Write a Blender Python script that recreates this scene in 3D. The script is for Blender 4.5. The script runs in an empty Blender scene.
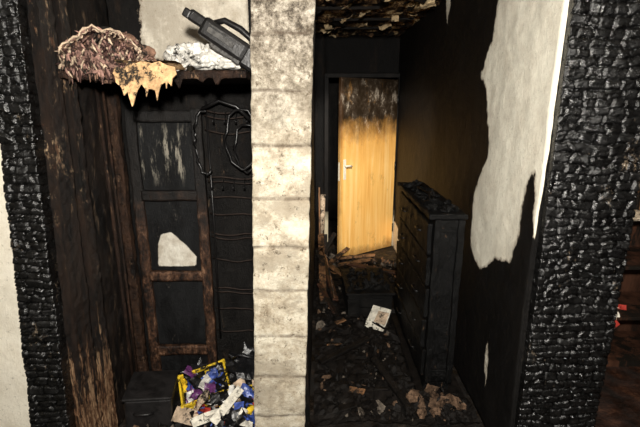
import bpy, bmesh, math, random
from mathutils import Vector, Matrix, noise as N, Euler
random.seed(7)
scn=bpy.context.scene
try: scn.view_settings.view_transform='Standard'
except Exception: pass
R=random.uniform

# ------------------------------------------------------------ node helper
class NB:
    def __init__(s,name):
        s.m=bpy.data.materials.new(name); s.m.use_nodes=True
        s.nt=s.m.node_tree; s.n=s.nt.nodes; s.l=s.nt.links
        s.b=s.n['Principled BSDF']; s.tc=s.n.new('ShaderNodeTexCoord')
    def put(s,inp,v):
        if isinstance(v,bpy.types.NodeSocket): s.l.new(v,inp)
        elif isinstance(v,(tuple,list)) and len(v)==3 and inp.type=='RGBA': inp.default_value=(*v,1)
        else: inp.default_value=v
    def co(s,st=(1,1,1)):
        mp=s.n.new('ShaderNodeMapping'); s.l.new(s.tc.outputs['Object'],mp.inputs[0]); mp.inputs['Scale'].default_value=st
        return mp.outputs[0]
    def noise(s,sc,st=(1,1,1),det=6,ro=.6,dis=0):
        t=s.n.new('ShaderNodeTexNoise'); s.l.new(s.co(st),t.inputs['Vector'])
        t.inputs['Scale'].default_value=sc; t.inputs['Detail'].default_value=det; t.inputs['Roughness'].default_value=ro
        t.inputs['Distortion'].default_value=dis
        return t.outputs['Fac']
    def voro(s,sc,st=(1,1,1),feat='DISTANCE_TO_EDGE'):
        t=s.n.new('ShaderNodeTexVoronoi'); t.feature=feat; s.l.new(s.co(st),t.inputs['Vector']); t.inputs['Scale'].default_value=sc
        return t.outputs['Distance']
    def ramp(s,f,stops,interp='LINEAR'):
        r=s.n.new('ShaderNodeValToRGB'); r.color_ramp.interpolation=interp
        e=r.color_ramp.elements
        while len(e)<len(stops): e.new(.5)
        for i,(p,c) in enumerate(stops):
            e[i].position=p; e[i].color=(c,c,c,1) if isinstance(c,(int,float)) else (*c,1)
        s.put(r.inputs[0],f); return r.outputs[0]
    def mix(s,f,a,b,mode='MIX'):
        m=s.n.new('ShaderNodeMix'); m.data_type='RGBA'; m.blend_type=mode
        s.put(m.inputs[0],f); s.put(m.inputs[6],a); s.put(m.inputs[7],b); return m.outputs[2]
    def math(s,op,a,b=0.0,clamp=False):
        m=s.n.new('ShaderNodeMath'); m.operation=op; m.use_clamp=clamp; s.put(m.inputs[0],a); s.put(m.inputs[1],b); return m.outputs[0]
    def attr(s,n):
        a=s.n.new('ShaderNodeAttribute'); a.attribute_name=n; return a.outputs['Fac']
    def z(s,axis=2):
        x=s.n.new('ShaderNodeSeparateXYZ'); s.l.new(s.tc.outputs['Object'],x.inputs[0]); return x.outputs[axis]
    def maprange(s,v,a,b,c=0,d=1):
        m=s.n.new('ShaderNodeMapRange'); s.put(m.inputs[0],v)
        for i,q in enumerate((a,b,c,d)): m.inputs[i+1].default_value=q
        return m.outputs[0]
    def bump(s,h,st=.5,d=.01,nrm=None):
        b=s.n.new('ShaderNodeBump'); b.inputs['Strength'].default_value=st; b.inputs['Distance'].default_value=d
        s.put(b.inputs['Height'],h)
        if nrm is not None: s.l.new(nrm,b.inputs['Normal'])
        return b.outputs[0]
    def out(s,col,rough=.7,nrm=None,spec=.3,metal=0):
        s.put(s.b.inputs['Base Color'],col); s.put(s.b.inputs['Roughness'],rough)
        s.b.inputs['Specular IOR Level'].default_value=spec; s.b.inputs['Metallic'].default_value=metal
        if nrm is not None: s.l.new(nrm,s.b.inputs['Normal'])
        return s.m

def charcol(b,lo=(.002,.0016,.0014),hi=(.012,.0095,.008),sc=9,st=(1,1,.35)):
    n=b.noise(sc,st,10,.8)
    return b.ramp(n,[(.42,lo),(.62,hi)])

def m_char(name,st=(1,1,.4),lo=(.002,.0016,.0014),hi=(.013,.010,.008),rough=.55,fleck=.0,crack=26,ck=.35,spec=.2):
    b=NB(name); c=charcol(b,lo,hi,10,st)
    if fleck>0:
        f=b.ramp(b.noise(30,(1,1,.45),9,.8),[(.62-fleck*.06,0),(.66-fleck*.06,1)])
        c=b.mix(b.math('MULTIPLY',f,.7),c,(.20,.12,.07))
    n1=b.bump(b.noise(50,(1,1,.5),8,.8),.9,.012)
    if ck>0:
        v=b.voro(crack,(1,1,1.5)); n1=b.bump(b.ramp(v,[(0,0),(.12,1)]),ck,.006,n1)
    return b.out(c,rough,n1,spec)

def m_simple(name,col,var=.35,sc=14,rough=.7,bs=.3,dirt=.0,spec=.3,st=(1,1,1),metal=0):
    b=NB(name); n=b.noise(sc,st,8,.7)
    d=tuple(x*(1-var) for x in col); h=tuple(min(1,x*(1+var*.6)) for x in col)
    c=b.ramp(n,[(.38,d),(.62,h)])
    if dirt>0:
        f=b.ramp(b.noise(sc*.6,st,10,.8),[(.60-dirt*.25,0),(.66-dirt*.25,1)])
        c=b.mix(f,c,(.010,.008,.006))
    return b.out(c,rough,b.bump(b.noise(sc*4,st,4,.6),bs,.005),spec,metal)

def m_masked(name,plA=(.62,.56,.44),plB=(.40,.35,.26),edge=.05,blackhi=(.012,.0095,.008),scr=.0,st=(1,1,.45),brn=.5,flk=.6,dirty=.7):
    b=NB(name); a=b.attr('mask')
    n=b.math('MULTIPLY',b.math('SUBTRACT',b.noise(9,(1,1,.8),12,.75),.5),edge*3.2)
    s=b.math('ADD',a,n)
    f=b.maprange(s,-.001,.002)
    pl=b.ramp(b.noise(8,(1,1,1),12,.8),[(.36,plB),(.55,plA)])
    big=b.ramp(b.noise(3.2,(1,1,.7),12,.78),[(.42,dirty),(.53,0)])
    pl=b.mix(big,pl,tuple(x*.7 for x in plB))
    spk=b.ramp(b.noise(50,(1,1,1),8,.8),[(.58,0),(.64,1)])
    pl=b.mix(b.math('MULTIPLY',spk,.5),pl,(.14,.11,.07))
    rim=b.maprange(s,0,.018,.8,0)
    pl=b.mix(rim,pl,(.13,.085,.05))
    bk=charcol(b,(.002,.0016,.0015),blackhi,7,st)
    bk=b.mix(b.ramp(b.noise(5,(1,1,.35),12,.82),[(.55,0),(.62,brn)]),bk,(.035,.021,.013))
    fl=b.ramp(b.noise(26,(1,1,.7),9,.85),[(.615,0),(.64,flk)])
    bk=b.mix(fl,bk,(.10,.085,.065))
    if scr>0:
        sf=b.ramp(b.noise(20,(1,1,.14),10,.82),[(.62-scr*.06,0),(.67-scr*.06,.8)])
        bk=b.mix(sf,bk,(.12,.08,.05))
    c=b.mix(f,bk,pl)
    h=b.math('MULTIPLY',b.noise(30,(1,1,.7),10,.8),b.maprange(f,0,1,1,.3))
    return b.out(c,b.maprange(f,0,1,.55,.9),b.bump(h,.9,.018),.2)

# ------------------------------------------------------------ geometry helpers
def sdist(px,py,poly):
    ins=False; d=1e9; n=len(poly)
    for i in range(n):
        x1,y1=poly[i]; x2,y2=poly[(i+1)%n]
        if (y1>py)!=(y2>py) and px<(x2-x1)*(py-y1)/(y2-y1)+x1: ins=not ins
        dx,dy=x2-x1,y2-y1; L=dx*dx+dy*dy or 1e-9
        t=max(0,min(1,((px-x1)*dx+(py-y1)*dy)/L))
        q=math.hypot(px-x1-t*dx,py-y1-t*dy); d=min(d,q)
    return d if ins else -d

def link(o): bpy.context.collection.objects.link(o); return o

def rough_box(name,lo,hi,res,mat,disp=None,mask=None,xf=None):
    lo=Vector(lo);hi=Vector(hi); dim=hi-lo
    n=[max(1,round(dim[i]/res)) for i in range(3)]
    vid={}; vs=[]; fs=[]
    def V(i,j,k):
        key=(i,j,k)
        if key not in vid:
            vid[key]=len(vs); vs.append(Vector((lo[0]+dim[0]*i/n[0],lo[1]+dim[1]*j/n[1],lo[2]+dim[2]*k/n[2])))
        return vid[key]
    for k,fl in ((0,1),(n[2],0)):
        for i in range(n[0]):
            for j in range(n[1]):
                f=[V(i,j,k),V(i+1,j,k),V(i+1,j+1,k),V(i,j+1,k)]; fs.append(f[::-1] if fl else f)
    for j,fl in ((0,0),(n[1],1)):
        for i in range(n[0]):
            for k in range(n[2]):
                f=[V(i,j,k),V(i+1,j,k),V(i+1,j,k+1),V(i,j,k+1)]; fs.append(f[::-1] if fl else f)
    for i,fl in ((0,1),(n[0],0)):
        for j in range(n[1]):
            for k in range(n[2]):
                f=[V(i,j,k),V(i,j+1,k),V(i,j+1,k+1),V(i,j,k+1)]; fs.append(f[::-1] if fl else f)
    me=bpy.data.meshes.new(name)
    ms=[mask(v) for v in vs] if mask else None
    if disp: vs=[v+disp(v) for v in vs]
    if xf: vs=[xf(v) for v in vs]
    me.from_pydata(vs,[],fs)
    if ms:
        a=me.attributes.new('mask','FLOAT','POINT'); a.data.foreach_set('value',ms)
    me.polygons.foreach_set('use_smooth',[True]*len(me.polygons))
    me.materials.append(mat); me.update()
    return link(bpy.data.objects.new(name,me))

def nz(p,s): return N.fractal(Vector(p)*s,1.0,2.0,4)
def nv(p,s,a): 
    q=Vector(p)*s
    return Vector((N.noise(q),N.noise(q+Vector((31,7,3))),N.noise(q+Vector((5,57,13)))))*a

class MB:
    def __init__(s): s.bm=bmesh.new()
    def _fin(s,verts,mat):
        for v in verts:
            for f in v.link_faces: f.material_index=mat
    def box(s,c,size,rot=(0,0,0),mat=0,bev=0.0,taper=None):
        r=bmesh.ops.create_cube(s.bm,size=1); vs=r['verts']
        for v in vs:
            x,y,z=v.co.x*size[0],v.co.y*size[1],v.co.z*size[2]
            if taper and v.co.z>0: x*=taper; y*=taper
            v.co=(x,y,z)
        s._fin(vs,mat)
        if bev>0:
            es=list({e for v in vs for e in v.link_edges})
            rr=bmesh.ops.bevel(s.bm,geom=es,offset=bev,segments=2,profile=.5,affect='EDGES')
            fs=rr['faces']; vs=list({v for v in vs if v.is_valid}|{v for f in fs for v in f.verts})
            s._fin(vs,mat)
        M=Matrix.Translation(c)@Euler(rot).to_matrix().to_4x4()
        for v in vs: v.co=M@v.co
        return vs
    def tube(s,pts,rs,mat=0,seg=7,cap=True):
        pts=[Vector(p) for p in pts]
        if isinstance(rs,(int,float)): rs=[rs]*len(pts)
        rings=[]
        for i,p in enumerate(pts):
            t=(pts[min(i+1,len(pts)-1)]-pts[max(i-1,0)])
            if t.length<1e-9: t=Vector((0,0,1))
            t.normalize(); a=t.cross(Vector((0,0,1)))
            if a.length<.05: a=t.cross(Vector((0,1,0)))
            a.normalize(); b=t.cross(a)
            rings.append([s.bm.verts.new(p+(a*math.cos(q)+b*math.sin(q))*rs[i]) for q in [2*math.pi*k/seg for k in range(seg)]])
        for i in range(len(rings)-1):
            for k in range(seg):
                f=s.bm.faces.new([rings[i][k],rings[i][(k+1)%seg],rings[i+1][(k+1)%seg],rings[i+1][k]]); f.material_index=mat; f.smooth=True
        if cap:
            for r in (rings[0],rings[-1]):
                f=s.bm.faces.new(r); f.material_index=mat
    def blob(s,c,size,sub=2,amp=.3,fr=2.,mat=0,rot=None,smooth=False):
        r=bmesh.ops.create_icosphere(s.bm,subdivisions=sub,radius=1); vs=r['verts']
        sd=Vector((R(0,90),R(0,90),R(0,90)))
        M=Euler(rot if rot else (R(0,6),R(0,6),R(0,6))).to_matrix()
        for v in vs:
            d=1+amp*N.noise(v.co*fr+sd)*2
            p=v.co*d; p=Vector((p.x*size[0],p.y*size[1],p.z*size[2]))
            v.co=Vector(c)+M@p
        s._fin(vs,mat)
        if smooth:
            for v in vs:
                for f in v.link_faces: f.smooth=True
    def sheet(s,c,w,h,rot,mat=0,n=8,amp=.02,fr=8,shape=None,smooth=False):
        M=Matrix.Translation(c)@Euler(rot).to_matrix().to_4x4(); sd=Vector((R(0,90),R(0,90),0)); g={}
        for i in range(n+1):
            for j in range(n+1):
                x=(i/n-.5)*w; y=(j/n-.5)*h
                if shape: x,y=shape(i/n,j/n,x,y)
                g[i,j]=s.bm.verts.new(M@Vector((x,y,amp*2*N.noise(Vector((x,y,0))*fr+sd))))
        for i in range(n):
            for j in range(n):
                f=s.bm.faces.new([g[i,j],g[i+1,j],g[i+1,j+1],g[i,j+1]]); f.material_index=mat; f.smooth=smooth
    def poly(s,pts,th,M,mat=0):
        a=[s.bm.verts.new(M@Vector((x,y,0))) for x,y in pts]; b=[s.bm.verts.new(M@Vector((x,y,th))) for x,y in pts]
        fs=[s.bm.faces.new(a[::-1]),s.bm.faces.new(b)]
        for i in range(len(pts)):
            j=(i+1)%len(pts); fs.append(s.bm.faces.new([a[i],a[j],b[j],b[i]]))
        for f in fs: f.material_index=mat
    def roughen(s,L=.045,amp=.004,fr=14):
        for _ in range(6):
            bmesh.ops.triangulate(s.bm,faces=[f for f in s.bm.faces if len(f.verts)>3])
            es=[e for e in s.bm.edges if e.calc_length()>L]
            if not es: break
            bmesh.ops.subdivide_edges(s.bm,edges=es,cuts=1)
        bmesh.ops.triangulate(s.bm,faces=[f for f in s.bm.faces if len(f.verts)>3])
        for v in s.bm.verts: v.co+=nv(v.co,fr,amp)+nv(v.co,fr*3,amp*.5)
    def done(s,name,mats,recalc=True):
        if recalc: bmesh.ops.recalc_face_normals(s.bm,faces=s.bm.faces)
        me=bpy.data.meshes.new(name); s.bm.to_mesh(me); s.bm.free()
        for m in mats: me.materials.append(m)
        return link(bpy.data.objects.new(name,me))

# ------------------------------------------------------------ materials
CH=m_char('char',fleck=.0)
CHB=m_char('char_brown',lo=(.004,.0025,.002),hi=(.04,.02,.012),fleck=.5)
BLK=m_simple('black_plastic',(.007,.0065,.0065),.5,20,.35,.2,spec=.4)
GREY=m_simple('sooty_grey_plastic',(.06,.057,.052),.6,16,.45,.3,dirt=.4)
TAN=m_simple('scorched_tan_card',(.54,.34,.17),.5,22,.85,.6,dirt=.3)
STRAW=m_simple('singed_straw',(.50,.38,.27),.7,40,.9,.5)
STRAWD=m_simple('burnt_straw',(.05,.023,.018),.6,40,.9,.5)
STRAWP=m_simple('pinkish_straw',(.26,.15,.12),.7,40,.9,.5)
SHELLB=m_simple('scorched_wicker',(.16,.09,.06),.8,18,.9,.8,dirt=.5)
WHITE=m_simple('sooty_white_plastic',(.60,.58,.53),.35,18,.4,.3,dirt=.2,spec=.6)
PAPER=m_simple('paper',(.70,.66,.56),.25,30,.8,.3,dirt=.25)
PAPERB=m_simple('printed_paper',(.50,.38,.27),.4,24,.7,.2,dirt=.35)
YEL=m_simple('yellow_plastic',(.78,.53,.03),.35,20,.4,.2,dirt=.35)
BLUE=m_simple('blue_foil',(.05,.09,.34),.5,20,.35,.3,spec=.6,dirt=.2)
PURP=m_simple('purple_foil',(.12,.03,.13),.5,20,.35,.3,spec=.6,dirt=.3)
RED=m_simple('red_foil',(.34,.035,.025),.4,20,.4,.3,dirt=.3)
GREEN=m_simple('green_foil',(.07,.18,.04),.4,20,.4,.3,dirt=.3)
BROWN=m_simple('brown_wood',(.22,.11,.05),.6,9,.7,.4,st=(1,1,.12),dirt=.5)
BROWND=m_simple('scorched_brown_wood',(.07,.03,.017),.6,9,.6,.4,st=(1,1,.2),dirt=.5)
RUB=m_simple('brown_rubble',(.12,.075,.048),.7,20,.95,.6,dirt=.2,spec=.1)
RUBD=m_simple('dark_rubble',(.0075,.006,.005),.7,24,.65,.6,spec=.15)
ASH=m_simple('ash_grey',(.12,.10,.08),.6,24,.95,.6,dirt=.3,spec=.1)

def m_gator():
    b=NB('alligator_char')
    c=charcol(b,(.0015,.0015,.0015),(.009,.0088,.0086),18,(1,1,1))
    a=b.attr('mask')
    c=b.mix(b.maprange(a,.2,.7,1,0),c,(.0003,.0003,.0003))
    f=b.ramp(b.noise(5,(1,1,.6),12,.85),[(.60,0),(.615,.85)])
    c=b.mix(f,c,(.17,.13,.09))
    h=b.noise(28,(1,1,1),9,.72)
    return b.out(c,b.ramp(b.noise(30,(1,1,1),6,.7),[(.4,.20),(.6,.38)]),b.bump(h,.55,.010),.62)
GAT=m_gator()
def hsh(*a):
    v=math.sin(sum(x*k for x,k in zip(a,(12.9898,78.233,37.719))))*43758.5453
    return v-math.floor(v)
def gfun(p,cw=.046,ch=.030):
    zz=p.z/ch+.8*N.noise(Vector((p.x*6,p.y*6,p.z*6)))+.22*N.noise(Vector((p.x*36,1,p.z*28)))
    r=math.floor(zz); fz=zz-r
    xx=(p.x+p.y)/cw*(.7+.6*hsh(r,3,1))+hsh(r,7,5)*7+.4*N.noise(Vector((p.x*12,5,p.z*20)))
    k=math.floor(xx); fx=xx-k
    h=hsh(r,k,9)
    ez=min(fz,1-fz)*ch; ex=min(fx,1-fx)*cw
    if h>.7: ez=min(ez,abs(fz-.5)*ch*1.5+.002)
    if h<.15: ex=ex+.004
    e=min(1,min(ex,ez)/.0065)
    hh=(hsh(r,k,2)-.5)*.005+(fz-.5)*(hsh(k,r,4)-.5)*.016+(fx-.5)*(hsh(k,r,6)-.5)*.014
    return e,hh
def gator_disp(depth,cw,ch):
    def d(p):
        e,hh=gfun(p,cw,ch); e=1-(1-e)**2
        return Vector((0,(1-e)*depth+hh*e+N.noise(Vector(p)*4)*.012,0))+nv(p,30,.0015)
    return d

# ------------------------------------------------------------ floor / ceilings / outer shell
def m_floor():
    b=NB('burnt_floor')
    c=b.ramp(b.noise(5,(1,1,1),12,.8),[(.40,(.003,.0025,.002)),(.55,(.014,.010,.007)),(.64,(.06,.042,.03))])
    redf=b.maprange(b.z(0),1.25,1.4)
    c=b.mix(redf,c,b.ramp(b.noise(6,(1,1,1),12,.82),[(.40,(.006,.004,.003)),(.54,(.03,.012,.007)),(.64,(.10,.045,.025))]))
    return b.out(c,b.ramp(b.noise(9),[(.35,.25),(.6,.8)]),b.bump(b.noise(30,(1,1,1),8,.7),.7,.02),.4)
rough_box('floor',(-2.6,-2.4,-.12),(3.6,6.4,0),.2,m_floor())
def m_ceil():
    b=NB('burnt_ceiling')
    c=b.ramp(b.noise(4.5,(1.6,.7,1),14,.80),[(.44,(.003,.002,.0015)),(.50,(.04,.018,.008)),(.54,(.26,.15,.06)),(.59,(.66,.52,.30))])
    near=b.maprange(b.z(1),1.6,1.8,0,1)
    c=b.mix(near,(.30,.27,.22),c)
    return b.out(c,.9,b.bump(b.noise(25,(1,1,1),8,.7),.9,.02),.2)
rough_box('ceiling',(-2.6,-2.4,2.45),(3.6,6.4,2.55),.05,m_ceil(),disp=lambda p:Vector((0,0,(nz(p,4)*.03+.03*N.noise(p*14)) if p.y>1.8 and p.z<2.5 else 0)))
mb=MB()
for i in range(46):
    x,y=R(.0,.85),R(3.0,5.0); w=R(.04,.14)
    mb.sheet((x,y,2.435-R(0,.03)),w,R(.04,.12),(R(-.5,.5),R(-.5,.5),R(0,3)),random.choice([0,0,1,2,2]),5,.015,16)
for i in range(4): mb.box((R(.2,.6),3.2+i*.45,2.43),(R(.5,.8),.03,.02),(0,R(-.03,.03),R(-.1,.1)),0)
mb.done('ceiling_flakes',[CH,m_simple('burnt_flake',(.18,.10,.05),.6,20,.9,.4,dirt=.3),m_simple('pale_flake',(.60,.45,.26),.5,20,.9,.4,dirt=.2)])
SHELL=m_simple('smoked_plaster',(.22,.20,.16),.4,3,.9,.3)
rough_box('wall_left',(-2.7,-2.4,0),(-2.6,1.75,2.45),.4,SHELL)
rough_box('wall_right',(3.6,-2.4,0),(3.7,6.4,2.45),.4,m_simple('dark_wall',(.08,.045,.03),.5,3,.9,.3))
rough_box('wall_rear',(-2.7,-2.5,0),(3.7,-2.4,2.45),.4,SHELL)

# ------------------------------------------------------------ front wall, left strip; leaning burnt posts
WM=m_masked('left_plaster',(.80,.75,.63),(.68,.62,.50),.015,dirty=.35)
def pl_edge(z): return -1.25+.075*(z-1.4)
def ml(p): return min((pl_edge(p.z)-.004-p.x)+.02*N.noise(Vector((0,0,p.z*5))),(1.98-p.z)*.4)
rough_box('wall_front_left',(-2.6,1.75,0),(-1.16,1.90,2.45),.03,WM,disp=lambda p:nv(p,5,.006),mask=ml)
def lean_post(v):
    u=(v.x+1.25)/.135
    l=pl_edge(v.z); r=-1.115+.04*(v.z-1.4)
    return Vector((l+(r-l)*u,v.y,v.z))
rough_box('charred_timber_post',(-1.25,1.68,0),(-1.115,1.80,2.45),.0048,GAT,disp=gator_disp(.014,.050,.034),mask=lambda p:gfun(p,.050,.034)[0],xf=lean_post)
rough_box('charred_timber_post.001',(.915,1.68,0),(1.27,1.84,2.45),.0048,GAT,disp=gator_disp(.014,.058,.036),mask=lambda p:gfun(p,.058,.036)[0])

# ------------------------------------------------------------ pillar
def m_pillar():
    b=NB('pillar_plaster')
    z=b.z(2)
    c=b.ramp(b.noise(9,(1,1,1),14,.82),[(.38,(.22,.175,.12)),(.46,(.44,.38,.285)),(.57,(.60,.555,.45))])
    big=b.ramp(b.noise(4,(1,1,1.6),12,.78),[(.45,.75),(.54,0)])
    c=b.mix(big,c,(.28,.24,.18))
    top=b.maprange(b.math('ADD',z,b.math('MULTIPLY',b.noise(6,(1,1,1),8,.7),.8)),1.80,2.35,0,1)
    c=b.mix(top,c,b.ramp(b.noise(18,(1,1,1),12,.84),[(.43,(.05,.04,.03)),(.52,(.22,.19,.15)),(.61,(.46,.42,.35))]))
    sp=b.ramp(b.noise(30,(1,1,1),10,.84),[(.57,0),(.60,.85)])
    c=b.mix(sp,c,(.075,.055,.035))
    j=b.attr('mask')
    jm=b.math('MULTIPLY',j,b.ramp(b.noise(12,(1,1,1),8,.8),[(.40,.3),(.54,.95)]))
    c=b.mix(jm,c,(.07,.05,.035))
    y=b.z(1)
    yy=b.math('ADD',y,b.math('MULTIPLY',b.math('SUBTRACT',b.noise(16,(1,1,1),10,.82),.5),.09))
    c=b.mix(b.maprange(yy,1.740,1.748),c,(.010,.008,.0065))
    return b.out(c,.9,b.bump(b.noise(34,(1,1,1),12,.82),.7,.014),.2)
JZ=[.08,.29,.50,.70,.92,1.12,1.33,1.54,1.75,1.96,2.17,2.38]
def joint(p):
    zz=p.z+.010*N.noise(Vector((p.x*9,0,p.z*2)))
    return max(0,1-min(abs(zz-j) for j in JZ)/.010)
def pdisp(p):
    d=nv(p,7,.003)+nv(p,25,.003)
    d.y+=joint(p)*.006*(.3+.7*abs(N.noise(p*6))*2)
    k=sum(1 for j in JZ if j<p.z); d.y+=(hsh(k,2,1)-.5)*.006; d.x+=(hsh(k,5,2)-.5)*.003
    d.x+=.028*(p.z-1.2)
    return d
rough_box('block_pillar',(-.28,1.72,0),(-.045,1.95,2.45),.007,m_pillar(),disp=pdisp,mask=joint)

# ------------------------------------------------------------ corridor walls
PATCH=[(2.42,2.45),(2.37,2.213),(2.404,2.028),(2.536,1.862),(2.42,1.78),(2.383,1.672),(2.316,1.465),(2.454,1.22),(2.462,.913),(2.38,.84),(2.264,.788),(2.10,.93),(1.915,.963),(1.86,1.12),(1.85,1.36),(1.80,1.42),(1.77,1.34),(1.74,1.16),(1.5,1.12),(1.5,2.45)]
P2=[(3.22,2.5),(3.38,2.5),(3.33,2.3),(3.25,2.2),(3.2,2.35)]
P4=[(4.35,-.1),(5.2,-.1),(5.2,.34),(4.6,.33),(4.4,.2)]
P5=[(2.02,.55),(2.09,.56),(2.12,.35),(2.07,.12),(2.0,.2)]
def mr(p):
    if p.x>.905: return -.2
    return max(sdist(p.y,p.z,PATCH),sdist(p.y,p.z,P2)-.02,sdist(p.y,p.z,P4),sdist(p.y,p.z,P5)-.035)
rough_box('wall_corridor_right',(.90,1.72,0),(1.24,5.15,2.45),.025,m_masked('corridor_plaster',(.86,.82,.69),(.72,.66,.54),.035,scr=.0,brn=.0,flk=.7,blackhi=(.006,.0052,.0046),dirty=.35),
          disp=lambda p:nv(p,4,.005)+nv(p,14,.004)*(1 if p.x<.95 else 0),mask=mr)
rough_box('wall_corridor_left',(-.27,1.95,0),(-.06,5.15,2.45),.04,m_masked('corridor_soot',(.3,.25,.2),(.2,.17,.13),.05,scr=.2),
          disp=lambda p:nv(p,4,.012),mask=lambda p:-.3)
BW=m_masked('end_wall_soot',(.3,.25,.2),(.2,.17,.13),.05,blackhi=(.003,.0024,.002),brn=.4,flk=.4)
rough_box('wall_corridor_end',(-.27,5.15,0),(.06,5.27,2.45),.05,BW,mask=lambda p:-.3)
rough_box('wall_corridor_header',(.06,5.15,2.02),(1.24,5.27,2.45),.05,BW,mask=lambda p:-.3,disp=lambda p:nv(p,5,.01))
rough_box('wall_far',(-2.6,6.4,0),(3.6,6.5,2.45),.3,CH)
def m_trim():
    b=NB('door_trim_paint'); zz=b.math('ADD',b.z(2),b.math('MULTIPLY',b.noise(8),.3))
    return b.out(b.mix(b.maprange(zz,.45,.62),(.55,.48,.34),charcol(b)),.6,None,.15)
mb=MB()
mb.box((.075,5.13,1.0),(.05,.10,2.0),bev=.005); mb.box((.915,5.13,1.0),(.05,.10,2.0),bev=.005); mb.box((.495,5.13,2.02),(.89,.10,.05),bev=.005)
mb.done('trim_door',[m_trim()])

# ------------------------------------------------------------ wooden door
def m_door():
    b=NB('door_veneer'); z=b.z(2)
    g=b.noise(3.5,(9,9,.35),8,.6,.6)
    c=b.ramp(g,[(.3,(.80,.39,.09)),(.5,(.92,.53,.15)),(.7,(.97,.66,.28))])
    n=b.math('MULTIPLY',b.math('SUBTRACT',b.noise(5,(1,1,.6),10,.75),.5),.50)
    zz=b.math('ADD',z,n)
    c=b.mix(b.maprange(zz,1.0,1.50,0,.65),c,(.42,.17,.03))
    c=b.mix(b.maprange(zz,1.28,1.55,0,.98),c,b.ramp(b.noise(8,(1,1,.6),12,.84),[(.45,(.005,.004,.003)),(.54,(.035,.027,.02)),(.61,(.30,.26,.21))]))
    x=b.math('ADD',b.z(0),b.math('MULTIPLY',b.math('SUBTRACT',b.noise(7,(1,1,.5),10,.8),.5),.12))
    c=b.mix(b.maprange(x,.77,.83,0,.6),c,(.08,.035,.012))
    sm=b.ramp(b.noise(6,(1,1,.5),12,.8),[(.57,0),(.64,.4)])
    c=b.mix(sm,c,(.35,.17,.04))
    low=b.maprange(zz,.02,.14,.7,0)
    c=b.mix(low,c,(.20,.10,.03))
    return b.out(c,.45,b.bump(g,.1,.003),.4)
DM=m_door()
hx,hy=.872,5.07; tx,ty=.205,4.60
ang=math.atan2(ty-hy,tx-hx); L=math.hypot(tx-hx,ty-hy)
mb=MB()
mb.box((L/2,0,.99),(L,.04,1.965),bev=.004)
for s in (1,-1):
    mb.box((L-.06,s*.022,1.02),(.036,.006,.22),bev=.002,mat=1)
    mb.tube([(L-.06,s*.022,1.06),(L-.06,s*.060,1.06)],.010,1,10)
    mb.tube([(L-.06,s*.058,1.06),(L-.09,s*.062,1.062),(L-.13,s*.060,1.055)],[.011,.010,.009],1,10)
    mb.tube([(L-.06,s*.024,.965),(L-.06,s*.030,.965)],.013,1,12)
mb.box((L,0,1.0),(.004,.022,.2),mat=1)
for hz in (.25,1.0,1.75): mb.tube([(0,.022,hz-.05),(0,.022,hz+.05)],.009,2,10)
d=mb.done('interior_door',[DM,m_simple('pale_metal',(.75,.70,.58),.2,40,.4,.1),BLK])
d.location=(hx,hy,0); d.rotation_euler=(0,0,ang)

# ------------------------------------------------------------ chest of drawers (drawers face the corridor, -x)
mb=MB()
x0,x1,y0,y1,H=.61,.79,2.28,3.25,1.12
mb.box(((x0+x1)/2,(y0+y1)/2,H-.015),(x1-x0+.03,y1-y0+.03,.03),bev=.006)
mb.box(((x0+x1)/2+.01,(y0+y1)/2,.04),(x1-x0-.03,y1-y0-.02,.08))
mb.box(((x0+x1)/2+.01,(y0+y1)/2,.58),(x1-x0-.02,y1-y0,1.03),bev=.004)
for k in range(5):
    zc=.18+k*.197
    mb.box((x0+.010,(y0+y1)/2,zc),(.026,y1-y0-.05,.18),rot=(0,R(-.02,.02),R(-.01,.01)),bev=.006)
    for yy in (y0+.25,y1-.25):
        mb.tube([(x0+.004,yy-.05,zc),(x0-.02,yy-.04,zc),(x0-.02,yy+.04,zc),(x0+.004,yy+.05,zc)],.005,1,6)
for zz,hh in ((1.05,.07),(.12,.08)): mb.box(((x0+x1)/2+.01,y0-.005,zz),(x1-x0-.085,.018,hh),bev=.003)
for xx in (x0+.035,x1-.015): mb.box((xx,y0-.009,.58),(.035,.026,1.02),bev=.004)
mb.roughen(.05,.006,12)
for i in range(90):
    mb.blob((R(x0+.02,x1-.02),R(y0+.04,y1-.05),H+.008),(R(.01,.035),R(.01,.035),R(.006,.025)),1,.5,2,mat=0,rot=(0,0,R(0,6)))
mb.tube([(.66,2.5,1.135),(.70,2.7,1.15),(.68,2.95,1.14),(.75,3.1,1.14)],.007,0,6)
mb.done('chest_of_drawers',[m_char('chest_char',lo=(.001,.001,.001),hi=(.004,.004,.004),rough=.5,ck=0,st=(1,1,1),fleck=.05,spec=.2),BLK])

# ------------------------------------------------------------ closet (alcove)
CSM=m_masked('closet_side_soot',(.45,.38,.28),(.28,.22,.16),.05,blackhi=(.018,.012,.009),scr=.9)
rough_box('wall_closet_left',(-1.26,1.91,0),(-1.10,2.42,2.45),.02,CSM,disp=lambda p:nv(p,5,.012)+nv(p,18,.008),
   mask=lambda p: -.13+.10*N.noise(Vector((p.y*7,2,p.z*1.6))))
def closet_back_mask(p):
    return min(.30,(p.z-1.86)*.5,(p.x+.93)*.9+.02)+.05*N.noise(Vector((p.x*5,0,p.z*5)))-.02
rough_box('wall_closet_back',(-1.26,2.42,0),(-.27,2.52,2.45),.025,m_masked('closet_back_soot',(.68,.63,.53),(.48,.42,.33),.06,blackhi=(.010,.009,.008),scr=.1),
   disp=lambda p:nv(p,5,.008),mask=closet_back_mask)
rough_box('wall_closet_right',(-.30,1.95,0),(-.27,2.42,2.45),.05,CH)
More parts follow.
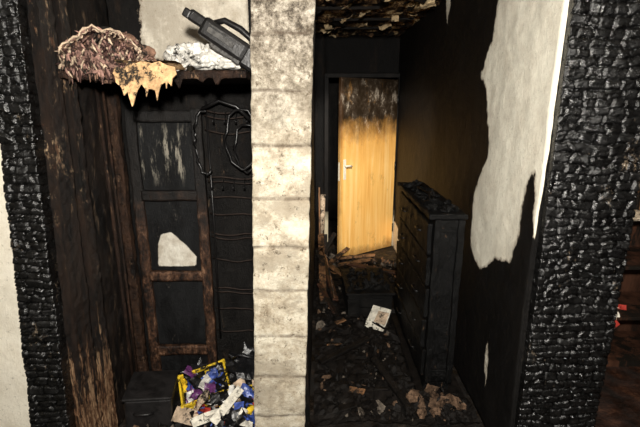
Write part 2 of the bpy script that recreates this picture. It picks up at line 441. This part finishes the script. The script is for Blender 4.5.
def m_casing():
    b=NB('casing_wood'); z=b.z(2)
    w=b.ramp(b.noise(14,(3,3,.2),12,.8),[(.42,(.008,.005,.003)),(.50,(.12,.055,.026)),(.58,(.40,.26,.15))])
    zz=b.math('ADD',z,b.math('MULTIPLY',b.math('SUBTRACT',b.noise(10,(4,4,.2),12,.82),.5),2.8))
    bl=charcol(b,(.003,.0022,.0018),(.024,.013,.008),9,(2,2,.3))
    c=b.mix(b.maprange(zz,.42,.46),w,bl)
    ft=b.math('MULTIPLY',b.ramp(b.noise(12,(1.6,1.6,.7),12,.85),[(.565,0),(.58,.9)]),b.maprange(zz,1.0,1.4))
    c=b.mix(ft,c,b.ramp(b.noise(30),[(.4,(.12,.045,.02)),(.6,(.50,.36,.22))]))
    return b.out(c,.55,b.bump(b.noise(22,(2,2,.5),10,.82),1.0,.018),.25)
CAS=m_casing()
casd=lambda p: nv(p,4,.006)+nv(p,30,.006)
leanr=lambda v:Vector((v.x+.04*(v.z-1.4)*max(0,1-(v.y-1.74)/.3),v.y,v.z))
rough_box('trim_closet_casing',(-1.120,1.74,0),(-1.075,1.86,2.45),.008,CAS,disp=casd,xf=leanr)
rough_box('trim_closet_board',(-1.10,1.885,0),(-1.065,1.96,2.45),.008,CAS,disp=casd,xf=leanr)
rough_box('trim_corner_stud',(-1.10,2.29,0),(-1.055,2.34,1.80),.008,m_char('stud_char',lo=(.004,.0025,.002),hi=(.05,.025,.014),fleck=.6),disp=casd)
mb=MB()
mb.tube([(-1.075,2.16,0),(-1.078,2.17,.6),(-1.07,2.15,1.2),(-1.08,2.16,1.8)],.010,0,8)
mb.tube([(-1.075,2.22,0),(-1.07,2.21,.7),(-1.078,2.22,1.8)],.007,0,8)
mb.done('conduit_pipe',[CHB])

def m_panel():
    b=NB('panel_soot'); a=b.attr('mask')
    n=b.math('MULTIPLY',b.math('SUBTRACT',b.noise(12,(1,1,1),8,.7),.5),.03)
    f=b.maprange(b.math('ADD',a,n),-.002,.004)
    scr=b.math('MULTIPLY',b.ramp(b.noise(20,(1.2,1,.22),10,.84),[(.53,0),(.60,.8)]),b.math('MULTIPLY',b.maprange(b.z(2),1.25,1.35),b.maprange(b.z(2),1.5,1.62,1,0)))
    c=b.mix(scr,charcol(b,(.002,.002,.0022),(.010,.0105,.011),6),(.34,.31,.25))
    fl=b.ramp(b.noise(30,(1,1,.5),9,.84),[(.61,0),(.64,.6)]); c=b.mix(fl,c,(.10,.085,.07))
    c=b.mix(f,c,b.ramp(b.noise(12),[(.35,(.46,.41,.33)),(.6,(.74,.71,.62))]))
    return b.out(c,.6,b.bump(b.noise(30,(1,1,.6),9,.8),.8,.012),.2)
ARCH=[(-.955,.775),(-.73,.775),(-.725,.84),(-.80,.93),(-.86,.985),(-.92,.975),(-.95,.90)]
par=bpy.data.objects.new('panelled_cabinet_door',None); link(par); par.location=(-.84,2.39,0)
def child(o):
    o.parent=par; o.matrix_parent_inverse=Matrix.Translation((.84,-2.39,0)); return o
child(rough_box('panel',(-1.03,2.385,.02),(-.65,2.40,1.66),.015,m_panel(),mask=lambda p:sdist(p.x,p.z,ARCH)))
def m_frame():
    b=NB('frame_scorched'); z=b.math('ADD',b.z(2),b.math('MULTIPLY',b.noise(5,(1,1,1),8,.8),.8))
    w=b.ramp(b.noise(14,(1,1,.6),12,.84),[(.44,(.005,.003,.002)),(.53,(.055,.025,.013)),(.61,(.22,.12,.07))])
    return b.out(b.mix(b.maprange(z,1.25,1.65),w,charcol(b)),.5,b.bump(b.noise(30,(1,1,.6),10,.8),.9,.012),.3)
FR=m_frame()
wob=lambda p:nv(p,10,.004)
child(rough_box('stile_1',(-1.05,2.36,0),(-.995,2.395,1.68),.012,FR,disp=wob))
child(rough_box('stile_2',(-.695,2.36,0),(-.64,2.395,1.68),.012,FR,disp=wob))
for i,(zz,h) in enumerate(((1.64,.06),(1.205,.055),(.722,.055),(.237,.06))):
    child(rough_box('rail_%d'%(i+1),(-1.0,2.352,zz-h/2),(-.69,2.385,zz+h/2),.012,FR,disp=wob))

mb=MB()
for zz in (1.67,1.64,1.56,1.31,1.285,1.20,1.10,.98,.955,.82,.64,.615,.51,.36):
    pts=[(-.63+.31*i/8,2.395-.012*abs(math.sin(i*1.3)),zz+.006*math.sin(i+zz*9)-.012*math.sin(i/8*math.pi)) for i in range(9)]
    mb.tube(pts,.0045,1,6)
for xx in (-.615,-.345): mb.tube([(xx,2.39,.30),(xx+.005,2.388,1.0),(xx,2.39,1.72)],.006,0,6)
for i in range(9):
    xx=-.60+.03*i; zz=1.66 if i%2 else 1.30
    mb.tube([(xx,2.385,zz),(xx,2.365,zz-.03),(xx+.004,2.355,zz-.06),(xx,2.34,zz-.055),(xx,2.335,zz-.04)],.003,0,5)
def ring(cx,cz,rx,rz,r,y=2.33,a0=0,a1=6.3,tilt=0):
    pts=[(cx+rx*math.cos(a0+(a1-a0)*i/22)+.006*math.sin(i*2.1),y+tilt*math.sin(i),cz+rz*math.sin(a0+(a1-a0)*i/22)+.006*math.cos(i*1.7)) for i in range(23)]
    mb.tube(pts,r,0,7)
ring(-.42,1.52,.085,.16,.008,tilt=.004); ring(-.40,1.47,.06,.13,.007,2.345,tilt=.006)
ring(-.62,1.50,.05,.17,.008,2.33,1.2,5.2)
mb.tube([(-.62,2.33,1.68),(-.53,2.33,1.72),(-.44,2.33,1.69),(-.37,2.34,1.62)],.010,0,7)
mb.done('wire_rack',[BLK,m_simple('sooty_wire',(.022,.015,.012),.5,30,.6,.2,spec=.15)])

def shd(p):
    d=nv(p,6,.006)+nv(p,20,.005)
    if p.y<1.87:
        d.y+=.03*N.noise(Vector((p.x*14,0,0)))
        if p.z<1.815: d.z-=.035*max(0,N.noise(Vector((p.x*30,4,0))))*2
    return d
rough_box('closet_shelf',(-1.09,1.84,1.805),(-.305,2.41,1.835),.010,CHB,disp=shd)

# slumped wicker basket
mb=MB()
c=Vector((-.875,1.90,1.840)); W2,H2=.165,.150
def arch(t,y,q=1.0):
    n=1+.16*N.noise(Vector((math.cos(t)*3,y*12,math.sin(t)*3)))
    return c+Vector((-W2*q*n*math.cos(t)*(1-.5*max(0,y)),y,H2*q*n*math.sin(t)*(1-1.6*max(0,y))))
NT,NY=56,12; g={}; gi={}
for i in range(NT+1):
    t=math.pi*i/NT
    rag=.014*N.noise(Vector((t*9,0,0)))+.012*N.noise(Vector((t*30,1,0)))
    for j in range(NY+1):
        y=-.075+rag*2+.16*j/NY
        q=1+.02*math.sin(t*40+j*3.14)+.04*N.noise(Vector((t*7,j*.8,2)))
        g[i,j]=mb.bm.verts.new(arch(t,y,q)); gi[i,j]=mb.bm.verts.new(arch(t,y,q*.93))
for i in range(NT):
    for j in range(NY):
        m=0 if j<1 or hsh(i,j,1)>.86 else (2 if hsh(i,j,3)>.8 else 3)
        f=mb.bm.faces.new([g[i,j],g[i+1,j],g[i+1,j+1],g[i,j+1]]); f.material_index=m
        f=mb.bm.faces.new([gi[i,j],gi[i+1,j],gi[i+1,j+1],gi[i,j+1]]); f.material_index=1
    f=mb.bm.faces.new([g[i,0],g[i+1,0],gi[i+1,0],gi[i,0]]); f.material_index=0
mb.blob(c+Vector((0,.0,.055)),(.135,.07,.085),4,.30,3,3,rot=(0,0,0))
mb.blob(c+Vector((-.03,-.03,.02)),(.12,.06,.05),4,.35,4,2,rot=(0,0,0))
for rep in range(3):
    ph=R(0,6); y=-.085+.008*rep
    mb.tube([arch(math.pi*i/30,y,1+.03*math.sin(i*2.2+ph)+R(-.02,.02)) for i in range(31)],[R(.002,.006) for _ in range(31)],0 if rep%2==0 else 2,5)
for i in range(300):
    t=R(-.05,3.2); p=arch(t,R(-.09,.04),R(.90,1.02))
    o=Vector((-math.cos(t)*R(.0,.014),-R(.0,.02),R(-.02,.012)))
    mb.tube([p,p+o*.5,p+o+Vector((R(-.01,.01),0,0))],[R(.002,.005),.003,.001],random.choice([0,2,1,3]),5)
for i in range(420):
    u=R(-1,1); zt=H2*.9*math.sqrt(1-u*u)*R(.1,.98)
    p=c+Vector((u*.145,-.075+R(-.012,.012),zt)); l=R(.012,.04); s=R(-.02,.02)
    mb.tube([p,p+Vector((s*.5,-.008,-l*.5)),p+Vector((s,-.004,-l))],[R(.003,.008),.005,.0015],random.choice([1,1,2,2,3,0]),5)
for i in range(90):
    u=R(-1,.5); p=c+Vector((u*.15,-.07+R(-.01,.01),-.0+R(-.01,.01)))
    mb.tube([p,p+Vector((R(-.006,.006),0,-R(.015,.050)))],[R(.006,.012),.002],random.choice([1,2,3]),5)
mb.done('burnt_wicker_basket',[STRAW,STRAWD,STRAWP,SHELLB])
mb=MB()
rr=random.Random(3)
top=[(-.125,.05),(-.115,.075),(-.08,.070),(-.06,.094),(-.03,.088),(-.01,.098),(.03,.088),(.06,.096),(.09,.080),(.12,.074)]
bot=[(.128,.045),(.110,.030),(.104,.006),(.094,.012),(.086,-.006),(.078,.016),(.060,.006),(.052,-.022),(.046,-.060),(.040,-.020),(.026,-.006),(.012,-.012),(.006,-.036),(-.002,-.010),(-.016,.004),(-.030,-.018),(-.040,-.050),(-.048,-.078),(-.056,-.074),(-.062,-.034),(-.072,-.020),(-.084,-.034),(-.092,-.004),(-.112,.012),(-.118,.034)]
bot=[(x+rr.uniform(-.004,.004),y+rr.uniform(-.006,.006)) for x,y in bot]
M=Matrix.Translation((-.69,1.770,1.770))@Euler((math.radians(80),0,0)).to_matrix().to_4x4()
mb.poly([(x,y) for x,y in top+bot],.006,M)
mb.sheet((-.69,1.86,1.858),.24,.17,(math.radians(-6),0,.05),0,8,.01,10)
mb.done('torn_cardboard',[TAN])
mb=MB()
for (x,y,z,sx,sz) in ((-.60,1.93,1.895,.058,.05),(-.50,1.95,1.88,.055,.035),(-.43,1.96,1.90,.07,.05),(-.38,1.92,1.87,.05,.03),(-.54,1.99,1.92,.05,.04)):
    mb.blob((x,y,z),(sx,.05,sz),4,.22,2.4,0,rot=(0,0,0),smooth=True)
mb.done('crumpled_plastic_bag',[WHITE])
mb=MB(); A=math.radians(33)
def P(l,o,y=0): return Vector((-.535,1.90+y,2.050))+Vector((math.cos(A)*l+math.sin(A)*o,0,-math.sin(A)*l+math.cos(A)*o))
mb.box(P(.17,.0),(.21,.085,.082),(0,A,0),0,.016)
mb.box(P(.05,.010),(.10,.06,.046),(0,A,0),0,.010)
mb.box(P(0,.006),(.03,.095,.036),(0,A,0),0,.006)
mb.box(P(.20,-.045),(.14,.07,.022),(0,A,0),1,.006)
mb.box(P(.30,-.005),(.08,.075,.095),(0,A,0),0,.016)
mb.tube([P(.10,.035),P(.13,.065),P(.20,.072),P(.27,.062),P(.30,.035)],[.012,.013,.014,.013,.013],0,8)
mb.tube([P(.31,-.03),P(.29,-.10,-.01),P(.25,-.115,-.02)],[.006]*3,0,6)
mb.box(P(.16,.0,-.044),(.12,.004,.022),(0,A,0),1,.001)
mb.box(P(.17,.02,-.044),(.15,.004,.005),(0,A,0),1,.001)
mb.done('handheld_vacuum',[BLK,GREY])

# ------------------------------------------------------------ closet floor pile
mb=MB()
for i in range(420):
    s=R(.008,.035); mb.blob((R(-1.06,-.32),R(1.86,2.34),R(0,.05)),(s,s*R(.5,1.2),s*R(.4,.9)),1,.4,2,random.choice([0,0,0,0,0,1,2]))
mb.blob((-.62,2.2,.02),(.34,.16,.07),3,.25,3,0,rot=(0,0,0))
for i in range(12):
    a=R(0,3.1); x,y=R(-1.0,-.4),R(1.95,2.25); l=R(.08,.2)
    mb.tube([(x,y,.05),(x+l*math.cos(a),y+l*math.sin(a)*.5,R(.05,.14))],R(.004,.009),random.choice([0,3]),5)
mb.tube([(-1.03,2.30,.06),(-.90,2.26,.09),(-.80,2.24,.07)],.010,3,6)
mb.done('burnt_rubble',[RUBD,RUB,ASH,BROWN])
mb=MB()
mb.box((-.925,2.06,.10),(.24,.24,.20),(0,.05,.15),0,.012); mb.box((-.925,2.06,.205),(.25,.25,.018),(0,.05,.15),0,.006)
mb.tube([(-.98,1.935,.12),(-.96,1.915,.13),(-.90,1.92,.13),(-.88,1.945,.12)],.007,0,7)
mb.done('burnt_storage_box',[m_simple('sooty_box',(.012,.011,.011),.6,14,.45,.3,spec=.4)])
mb=MB()
def cr(c,s,m=0,b=.004): mb.box(c,s,(0,0,0),m,b)
W,D,Hh=.26,.19,.09
cr((0,0,-Hh/2),(W,D,.008))
for sx in (-1,1):
    cr((sx*W/2,0,Hh/2-.012),(.012,D+.012,.026)); cr((sx*W/2,0,-.01),(.006,D,.03)) 
    for k in range(5): cr((sx*W/2,-D/2+.02+k*(D-.04)/4,0),(.006,.014,Hh))
for sy in (-1,1):
    cr((0,sy*D/2,Hh/2-.012),(W+.012,.012,.026)); cr((0,sy*D/2,-.02),(W,.006,.05))
    for k in range(7): cr((-W/2+.01+k*(W-.02)/6,sy*D/2,0),(.014,.006,Hh))
for sx in (-1,1):
    for sy in (-1,1): cr((sx*W/2,sy*D/2,0),(.02,.02,Hh))
for i in range(38): mb.sheet((R(-.10,.12),R(-.07,.08),R(-.01,.06)),R(.05,.10),R(.04,.08),(R(-.8,.8),R(-.8,.8),R(0,3)),random.choice([1,2,2,3,3,3,3,4,1]),5,.02,22)
o=mb.done('yellow_crate',[YEL,PURP,BLUE,BLK,WHITE])
o.location=(-.655,2.14,.14); o.rotation_euler=(math.radians(22),math.radians(-12),math.radians(18))
mb=MB()
cols=[0,7,1,7,2,3,7,1,5,7,6,7]
for i in range(54):
    x=R(-.66,-.33); y=R(1.88,2.12); z=R(.06,.14)+(y-1.9)*.2
    mb.sheet((x,y,z),R(.05,.12),R(.04,.09),(R(-.2,.9),R(-.7,.7),R(0,3)),cols[i%12],6,.02,20)
mb.done('crumpled_wrappers',[PAPER,BLUE,RED,YEL,GREEN,WHITE,PAPERB,BLK])
LIN=m_simple('bin_liner',(.008,.008,.009),.4,20,.28,.6,spec=.6)
mb=MB()
mb.blob((-.43,2.25,.17),(.12,.09,.13),3,.4,3,0,rot=(0,0,0))
mb.blob((-.36,2.18,.10),(.06,.07,.09),3,.4,3,0,rot=(0,0,0))
mb.blob((-.76,2.30,.10),(.10,.06,.07),3,.4,3,0,rot=(0,0,0))
mb.tube([(-.50,2.2,.28),(-.46,2.16,.33),(-.39,2.18,.30),(-.33,2.2,.22)],.008,0,7)
mb.done('black_rubbish_bag',[LIN])
mb=MB()
mb.sheet((-.56,1.93,.12),.24,.05,(.5,.1,.7),0,6,.01,10); mb.sheet((-.49,1.96,.16),.24,.045,(.6,-.2,1.1),0,6,.01,10)
mb.sheet((-.72,1.96,.09),.13,.08,(.5,.1,-.2),1,6,.012,12)
mb.done('torn_newspaper',[PAPER,PAPERB])

# ------------------------------------------------------------ corridor floor debris
def hf(x,y):
    h=.02+.05*max(0,nz((x,y,0),2.5))+.035*abs(nz((x,y,5),9))
    h+=.10*max(0,1-((x-.03)/.22)**2)*max(0,1-((y-3.7)/.8)**2)
    h+=.05*max(0,1-((x-.25)/.5)**2)*max(0,1-((y-4.3)/.3)**2)
    return h
mb=MB(); g={}; nx,ny=36,110
for i in range(nx+1):
    for j in range(ny+1):
        x=-.035+.90*i/nx; y=1.97+2.53*j/ny; g[i,j]=mb.bm.verts.new((x,y,hf(x,y) if x<.59 or y<2.2 or y>3.3 else .01))
for i in range(nx):
    for j in range(ny):
        f=mb.bm.faces.new([g[i,j],g[i+1,j],g[i+1,j+1],g[i,j+1]]); f.smooth=False
for i in range(1300):
    x,y=R(-.01,.84),1.98+2.5*(R(0,1)**1.1)
    if x>.55 and 2.2<y<3.3: continue
    s=R(.006,.022)*(1 if R(0,1)<.88 else 2.2)
    far=y>3.9
    mb.blob((x,y,hf(x,y)+s*.2),(s,s*R(.3,1.2),s*R(.2,.6)),1,.4,2,random.choice([0,0,1,2,3]) if far else random.choice([0]*14+[1,2]))
for i in range(60):
    x,y=R(.02,.5),R(2.0,4.0); mb.box((x,y,hf(x,y)+.012),(R(.04,.14),R(.02,.06),R(.004,.012)),(R(-.3,.3),R(-.3,.3),R(0,3)),random.choice([0,0,0,0,3]))
for i in range(70):
    x,y=.66+random.gauss(0,.09),2.10+random.gauss(0,.05); s=R(.012,.045)
    if x>.84 or y>2.2: continue
    mb.blob((x,y,.03+s*.5),(s,s*R(.6,1.2),s*R(.5,.9)),2,.4,2,random.choice([1,1,0]))
for i in range(60):
    x,y=R(.05,.8),R(4.0,4.45); s=R(.015,.05); mb.blob((x,y,hf(x,y)+.005),(s,s,s*.5),1,.4,2,random.choice([1,2,0,3]))
mb.done('fire_debris',[RUBD,RUB,ASH,BROWN])
mb=MB()
def plank(p,q,w,t,m,roll=0):
    p=Vector(p);q=Vector(q);d=q-p; c=(p+q)/2
    vs=mb.box((0,0,0),(d.length,w,t),(0,0,0),m,.003)
    M=Matrix.Translation(c)@d.to_track_quat('X','Z').to_matrix().to_4x4()@Matrix.Rotation(roll,4,'X')
    for v in vs: v.co=M@v.co+nv(v.co,9,.01)
plank((.0,4.3,.05),(-.01,4.5,.85),.05,.015,0,1.5)
plank((.03,3.2,.14),(.01,4.2,.42),.06,.018,0)
plank((.13,3.3,.12),(.0,4.1,.30),.05,.018,1,.4)
plank((.22,3.75,.16),(.02,4.1,.18),.07,.018,0,.2)
plank((.12,3.1,.10),(.0,3.4,.22),.05,.018,1,.5)
plank((.10,4.30,.12),(.60,4.42,.12),.06,.02,0)
plank((.15,4.1,.12),(.55,4.25,.13),.05,.02,0)
plank((.05,4.0,.14),(.30,4.35,.22),.05,.02,0,.4)
plank((.0,4.45,.06),(.17,4.50,.34),.05,.018,1,.4)
plank((.30,4.15,.12),(.75,4.0,.08),.05,.02,1,.2)
plank((.0,2.5,.06),(.35,2.75,.09),.05,.02,2)
plank((.5,2.05,.06),(.35,2.5,.09),.04,.02,2)
mb.tube([(.0,3.9,.35),(.02,3.7,.44),(.06,3.5,.40),(.10,3.35,.25),(.12,3.3,.14)],.007,0,6)
mb.done('scorched_laths',[BROWN,BROWND,CH])
mb=MB()
mb.box((.39,3.42,.13),(.36,.50,.20),(0,0,.06),0,.01); mb.box((.39,3.42,.24),(.39,.53,.02),(.02,.01,.06),0,.005)
mb.box((.37,3.165,.13),(.30,.012,.13),(0,0,.06),0,.004); mb.tube([(.32,3.15,.14),(.33,3.135,.14),(.42,3.14,.14),(.43,3.16,.14)],.005,0,6)
mb.roughen(.05,.006,12)
for i in range(90): 
    s=R(.01,.04); mb.blob((R(.22,.56),R(3.2,3.65),.25+s*.2),(s,s*R(.6,1),s*.5),1,.5,2,0)
mb.done('drawer_unit',[m_char('drawer_char',lo=(.002,.002,.002),hi=(.009,.008,.007),rough=.6,ck=0)])
mb=MB()
mb.sheet((.445,3.0,.115),.15,.19,(math.radians(38),math.radians(4),math.radians(-28)),0,8,.008,9)
mb.sheet((.47,2.985,.125),.09,.10,(math.radians(40),math.radians(4),math.radians(-30)),1,6,.006,9)
mb.done('burnt_magazine',[PAPER,PAPERB])
mb=MB()
mb.tube([(.02,4.55,.32),(.03,4.60,.75)],[.028,.03],0,12); mb.box((.045,4.50,.18),(.07,.03,.3),(.1,0,0),1,.004)
mb.done('rolled_paper',[PAPERB,BROWND])

# ------------------------------------------------------------ right-hand room
rough_box('wall_side_room_back',(1.24,4.2,0),(3.6,4.3,2.45),.1,m_masked('side_room_soot',(.2,.1,.06),(.1,.05,.03),.05,blackhi=(.03,.015,.01)),mask=lambda p:-.3)
mb=MB()
cx,cy=2.24,2.75
mb.box((cx,cy,.02),(.80,.42,.04),mat=0)
for xx in (cx-.40,cx+.40): mb.box((xx,cy,.52),(.025,.42,1.0),mat=0,bev=.003)
mb.box((cx,cy+.20,.70),(.80,.02,1.38),mat=0)
for zz in (.35,.70,1.02,1.39): mb.box((cx,cy,zz),(.80,.42,.022),mat=0 if zz<1 else 1,bev=.003)
mb.box((cx-.39,cy,.985),(.03,.42,.05),mat=1,bev=.003)
for i in range(14):
    mb.box((cx-.35+i*.05,cy-.03,1.03+.08),(.03,.15,R(.10,.16)),(0,R(-.1,.1),0),random.choice([1,1,3,3]),.002)
for s in (-1,1): mb.box((cx+s*.395,cy+.15,1.2),(.02,.10,.36),mat=0)
mb.sheet((cx-.3,cy-.12,1.045),.2,.2,(.1,0,.3),1,6,.012,10)
mb.done('bookshelf',[BROWND,m_simple('pale_shelf',(.62,.54,.42),.3,8,.7,.2,dirt=.1),RED,BROWN])
mb=MB()
mb.box((1.31,1.86,.66),(.10,.14,.02),mat=3,bev=.003); mb.box((1.285,1.86,.61),(.02,.03,.10),mat=3)
for i in range(26): mb.sheet((1.325+R(-.03,.03),1.80+R(-.05,.05),.70+R(0,.14)),R(.02,.05),R(.02,.05),(R(.4,1.6),R(-.6,.6),R(-1,1)),random.choice([0,0,1,2,4]),4,.01,20)
mb.done('letter_ledge',[PAPER,RED,BLK,CH,PAPERB])

# ------------------------------------------------------------ lights
def area(name,loc,tgt,size,pw,col=(1,.95,.86)):
    l=bpy.data.lights.new(name,'AREA'); l.size=size; l.energy=pw; l.color=col
    o=link(bpy.data.objects.new(name,l)); o.location=loc
    o.rotation_euler=(Vector(tgt)-Vector(loc)).to_track_quat('-Z','Y').to_euler(); return o
area('camera_flash',(.02,-.12,2.0),(.1,2.2,1.2),.10,114,(1,.95,.87))
area('ambient_fill',(-.6,-1.2,2.35),(0,1.8,1.0),.8,6,(1,.9,.78))  # dim fill added behind the camera for ambient level, not a room fixture
sp=bpy.data.lights.new('door_fill_spot','SPOT'); sp.energy=400; sp.spot_size=math.radians(42); sp.spot_blend=.5; sp.shadow_soft_size=.06; sp.color=(1,.93,.82)  # added spot, out of view, brightens the far door; no fixture here
so=link(bpy.data.objects.new('door_fill_spot',sp)); so.location=(.28,2.15,2.32)
so.rotation_euler=(Vector((.45,4.85,.90))-so.location).to_track_quat('-Z','Y').to_euler()
area('side_room_fill',(2.2,2.0,2.40),(2.3,2.9,.8),.4,10,(1,.8,.6))  # unseen fill added to lift the bookshelf in the side room
w=bpy.data.worlds.new('world'); scn.world=w; w.use_nodes=True
w.node_tree.nodes['Background'].inputs[0].default_value=(.5,.5,.55,1); w.node_tree.nodes['Background'].inputs[1].default_value=.03

# ------------------------------------------------------------ camera
cd=bpy.data.cameras.new('camera'); cd.sensor_width=36; cd.lens=430/640*36; cd.clip_start=.02
co=link(bpy.data.objects.new('camera',cd)); co.location=(0,0,1.7); co.rotation_euler=(math.radians(90-14.2),0,0)
scn.camera=co
